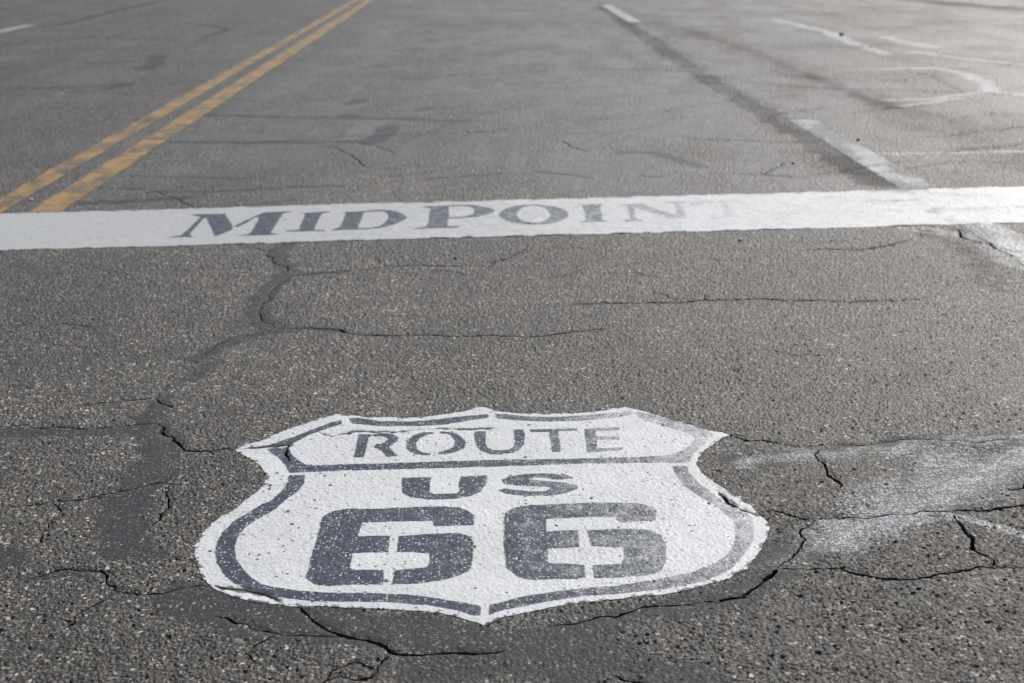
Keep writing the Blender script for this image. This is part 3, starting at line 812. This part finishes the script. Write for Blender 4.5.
mean = lambda a: a[Q].mean(1)
cov_f = covered[Q].any(1)
mc = mean(scuff_glare); ms = mean(seal)
own = np.full(len(Q), -1, np.int32)
own = np.where((mc > .42) & ~cov_f, 2000 + scuff_glare_id[Q].max(1), own)
own = np.where((ms > .42) & (ms >= mc) & ~cov_f, 1000 + seal_id[Q].max(1), own)
# the strip of quads along every crack is taken out and laid again with the crack cut into it
rowstep = np.gradient(Yr)
near_v = dmin < (.004 + .75 * np.repeat(rowstep, NC))
rem = near_v[Q].any(1)
R = Q[rem]
vid, rinv = np.unique(R, return_inverse=True); R2 = rinv.reshape(R.shape)
ed = np.sort(np.vstack([R2[:, [0, 1]], R2[:, [1, 2]], R2[:, [2, 3]], R2[:, [3, 0]]]), 1)
ue, ce = np.unique(ed, axis=0, return_counts=True)
bedge = ue[ce == 1]
VV = [Vector((float(a), float(b))) for a, b in P[vid]]
EE = [(int(a), int(b)) for a, b in bedge]
for w, line, poly, dep in cracks:
    n0 = len(VV); n = len(poly)
    VV += [Vector((float(a), float(b))) for a, b in poly]
    EE += [(n0 + k, n0 + (k + 1) % n) for k in range(n)]
vo, eo, fo, _, _, _ = delaunay_2d_cdt(VV, EE, [], 0, 1e-6, False)
cp = np.array([(v.x, v.y) for v in vo], float); cfc = np.array(fo, np.int32)
cen = cp[cfc].mean(1)
ri = np.clip(np.searchsorted(Yr, cen[:, 1]) - 1, 0, nr - 2)
uu = (cen[:, 0] - .012 * cen[:, 1]) / (.445 * cen[:, 1] + .22)
ci = np.clip(((uu + 1) / 2 * (NC - 1)).astype(int), 0, NC - 2)
okq = (cen[:, 1] > Yr[0]) & (cen[:, 1] < Yr[-1]) & (np.abs(uu) < 1) & rem[ri * (NC - 1) + ci]
cfc = cfc[okq]; cen = cen[okq]; qi = (ri * (NC - 1) + ci)[okq]
kid = np.full(len(cfc), -1, np.int32)
for k, c in enumerate(cracks): kid[in_poly(cen, c[2])] = k
s2, _ = field(cp, SEAL); h2_, _ = field(cp, SCUFF_GLARE); r2_, _ = field(cp, RUT); p2_ = polish_glare_mask(cp)
l2, _ = crack_field(cp)
cz, csd, ccov = surface(cp, s2, r2_, p2_, l2)
cat_ = {"sd": csd, "seal": s2, "scuff_glare": h2_, "rut": r2_, "polish_glare": p2_}
ndeep = len(cz)
deep = cz.copy()
depth_v = np.full(len(cz), .01)
for k in np.unique(kid):
    if k >= 0: depth_v[np.unique(cfc[kid == k])] = cracks[k][3]
deep[:, 2] -= depth_v * (.7 + .6 * vnoise(cp[:, 0], cp[:, 1], .01, 3))
call = np.vstack([cz, deep]); cat2 = {k: np.r_[v, v] for k, v in cat_.items()}
top_f = cfc[kid < 0]; top_own = own[qi[kid < 0]]
floor_f = cfc[kid >= 0] + ndeep; floor_k = kid[kid >= 0]
# walls
e_all = np.vstack([cfc[:, [0, 1]], cfc[:, [1, 2]], cfc[:, [2, 0]]]); tri = np.tile(np.arange(len(cfc)), 3)
key = np.sort(e_all, 1); order = np.lexsort((key[:, 1], key[:, 0])); ks = key[order]; ts = tri[order]
same = (ks[1:] == ks[:-1]).all(1)
ia = np.where(same)[0]
ta, tb = ts[ia], ts[ia + 1]
wsel = (kid[ta] >= 0) != (kid[tb] >= 0)
wk = np.maximum(kid[ta], kid[tb])[wsel]; we = ks[ia][wsel]
w1 = np.c_[we[:, 0], we[:, 1], we[:, 1] + ndeep]; w2 = np.c_[we[:, 0], we[:, 1] + ndeep, we[:, 0] + ndeep]
crack_f = np.vstack([floor_f, w1, w2]); crack_k = np.r_[floor_k, wk, wk]

def mixed(name, qsel, tsel):
    """one object from grid quads and crack-strip triangles"""
    q = Q[qsel]; t3 = top_f[tsel]
    uq, iq = np.unique(q, return_inverse=True); ut, it = np.unique(t3, return_inverse=True)
    co = np.vstack([co3[uq], call[ut]])
    q = iq.reshape(-1, 4); t3 = it.reshape(-1, 3) + len(uq)
    me = bpy.data.meshes.new(name)
    me.vertices.add(len(co)); me.vertices.foreach_set("co", co.astype(np.float32).ravel())
    lv = np.r_[q.ravel(), t3.ravel()].astype(np.int32)
    ls = np.r_[np.arange(len(q)) * 4, len(q) * 4 + np.arange(len(t3)) * 3].astype(np.int32)
    me.loops.add(len(lv)); me.loops.foreach_set("vertex_index", lv)
    me.polygons.add(len(ls)); me.polygons.foreach_set("loop_start", ls)
    me.polygons.foreach_set("use_smooth", np.zeros(len(ls), bool))
    me.update(calc_edges=True)
    for k in at:
        a_ = me.attributes.new(k, 'FLOAT', 'POINT'); a_.data.foreach_set("value", np.r_[at[k][uq], cat2[k][ut]].astype(np.float32))
    me.materials.append(M_road)
    ob = bpy.data.objects.new(name, me); scene.collection.objects.link(ob); ob.parent = road
    return ob
for v in np.unique(own):
    if v >= 0 and ((own == v).sum() < 4 or v in (999, 1999)): own[own == v] = -1; top_own[top_own == v] = -1
for v in np.unique(own):
    nm = "asphalt_surface" if v < 0 else ("sealant_patch" if v < 2000 else "scuff_glare_patch")  # pale pieces hold scuffs and painted sealer glare
    mixed(nm, (own == v) & ~rem, top_own == v)
for k in np.unique(crack_k):
    sub_obj("crack", call, crack_f, crack_k == k, M_road, road, cat2)
print("road", time.time() - T0)

# the rest of the carriageway round the finely built stretch: a sheet with a hole where that stretch lies
def ring_sheet():
    lo, hi = Yr[0], Yr[-1]
    V = []; F = []
    XL, XR, YB, YT = -9.2, 5.8, -12.0, 400.0
    step = max(1, nr // 60)
    ids = list(range(0, nr, step))
    if ids[-1] != nr - 1: ids.append(nr - 1)
    def quad(a, b, c, d):
        n = len(V); V.extend([a, b, c, d]); F.append((n, n + 1, n + 2, n + 3))
    z = -.0045
    for a, b in zip(ids[:-1], ids[1:]):
        ya, yb = Yr[a], Yr[b]
        la, lb = X[a, 0], X[b, 0]; ra, rb = X[a, -1], X[b, -1]
        if la > XL: quad((XL, ya, z), (la + .02, ya, z), (max(lb, XL) + .02, yb, z), (XL, yb, z))
        if ra < XR: quad((ra - .02, ya, z), (XR, ya, z), (XR, yb, z), (min(rb, XR) - .02, yb, z))
    quad((XL, YB, z), (XR, YB, z), (XR, lo + .02, z), (XL, lo + .02, z))
    quad((XL, hi - .2, z), (XR, hi - .2, z), (XR, YT, z), (XL, YT, z))
    me = bpy.data.meshes.new("asphalt_margin"); me.from_pydata(V, [], F); me.materials.append(M_far)
    ob = bpy.data.objects.new("asphalt_margin", me); scene.collection.objects.link(ob); ob.parent = road
ring_sheet()

# ------------------------------------------------------------------ loose stones on the road
def pebble_mat(name, a, b):
    t = NT(name)
    t.put(t.b.inputs["Base Color"], t.mix(t.noise(300.0, 4.0, .7), a, b)); t.b.inputs["Roughness"].default_value = .7
    t.put(t.b.inputs["Normal"], t.bump(t.noise(500.0, 4.0, .7), .4, .001)); return t.m
MP_dark = pebble_mat("dark_stone", (.03, .028, .026, 1), (.07, .065, .06, 1))
MP_pale = pebble_mat("pale_stone", (.55, .53, .5, 1), (.8, .78, .75, 1))
import bmesh
PEB = [((455, 259), .007, 0, "small dark pebble lying below the letter P of MIDPOINT"),
       ((858, 141), .010, 0, "dark pebble beside the long worn lane dash beyond the white line"),
       ((841, 36), .024, 0, "dark clod of dirt on the sunlit road at upper right"),
       ((793, 164), .008, 0, "dark pebble left of the lane dash just above the white line"),
       ((31, 200), .008, 1, "pale chip of stone lying between the two yellow stripes"),
       ((740, 241), .008, 1, "pale chip of stone just below the right part of the white line"),
       ((553, 318), .005, 1, "tiny pale chip between two long cracks in mid road")]
for k, (px, r, pale, lb) in enumerate(PEB):
    bm = bmesh.new(); bmesh.ops.create_icosphere(bm, subdivisions=2, radius=1.0)
    pr = np.random.default_rng(k)
    pl = [(pr.normal(0, 1, 3), .62 + .3 * pr.random()) for _ in range(9)]
    for v in bm.verts:
        for n_, d_ in pl:                              # knock flat faces on it
            n1 = Vector(n_).normalized(); e = v.co.dot(n1) - d_
            if e > 0: v.co -= n1 * e
        v.co = Vector((v.co.x * r * 1.25, v.co.y * r, v.co.z * r * .7))
    zmin = min(v.co.z for v in bm.verts)
    me = bpy.data.meshes.new("pebble"); bm.to_mesh(me); bm.free(); me.materials.append(MP_pale if pale else MP_dark)
    ob = bpy.data.objects.new("pebble", me); scene.collection.objects.link(ob)
    c = GP([px])[0]
    zz = relief(np.array([c]), np.zeros(1), np.zeros(1), np.zeros(1), np.zeros(1))[0][0]
    ob.location = (c[0], c[1], zz - zmin - .001); ob.rotation_euler = (0, 0, k * 1.3)
    tag(ob, lb, "pebble", "loose stones on the road")

me = bpy.data.meshes.new("ground")
S = 6000
me.from_pydata([(-S, -S, -.06), (S, -S, -.06), (S, S, -.06), (-S, S, -.06)], [], [(0, 1, 2, 3)])
me.materials.append(ground_mat())
g = bpy.data.objects.new("ground", me); scene.collection.objects.link(g)
tag(g, "dry grass plain on both sides of the road", None, None, "structure")
print("done", time.time() - T0)
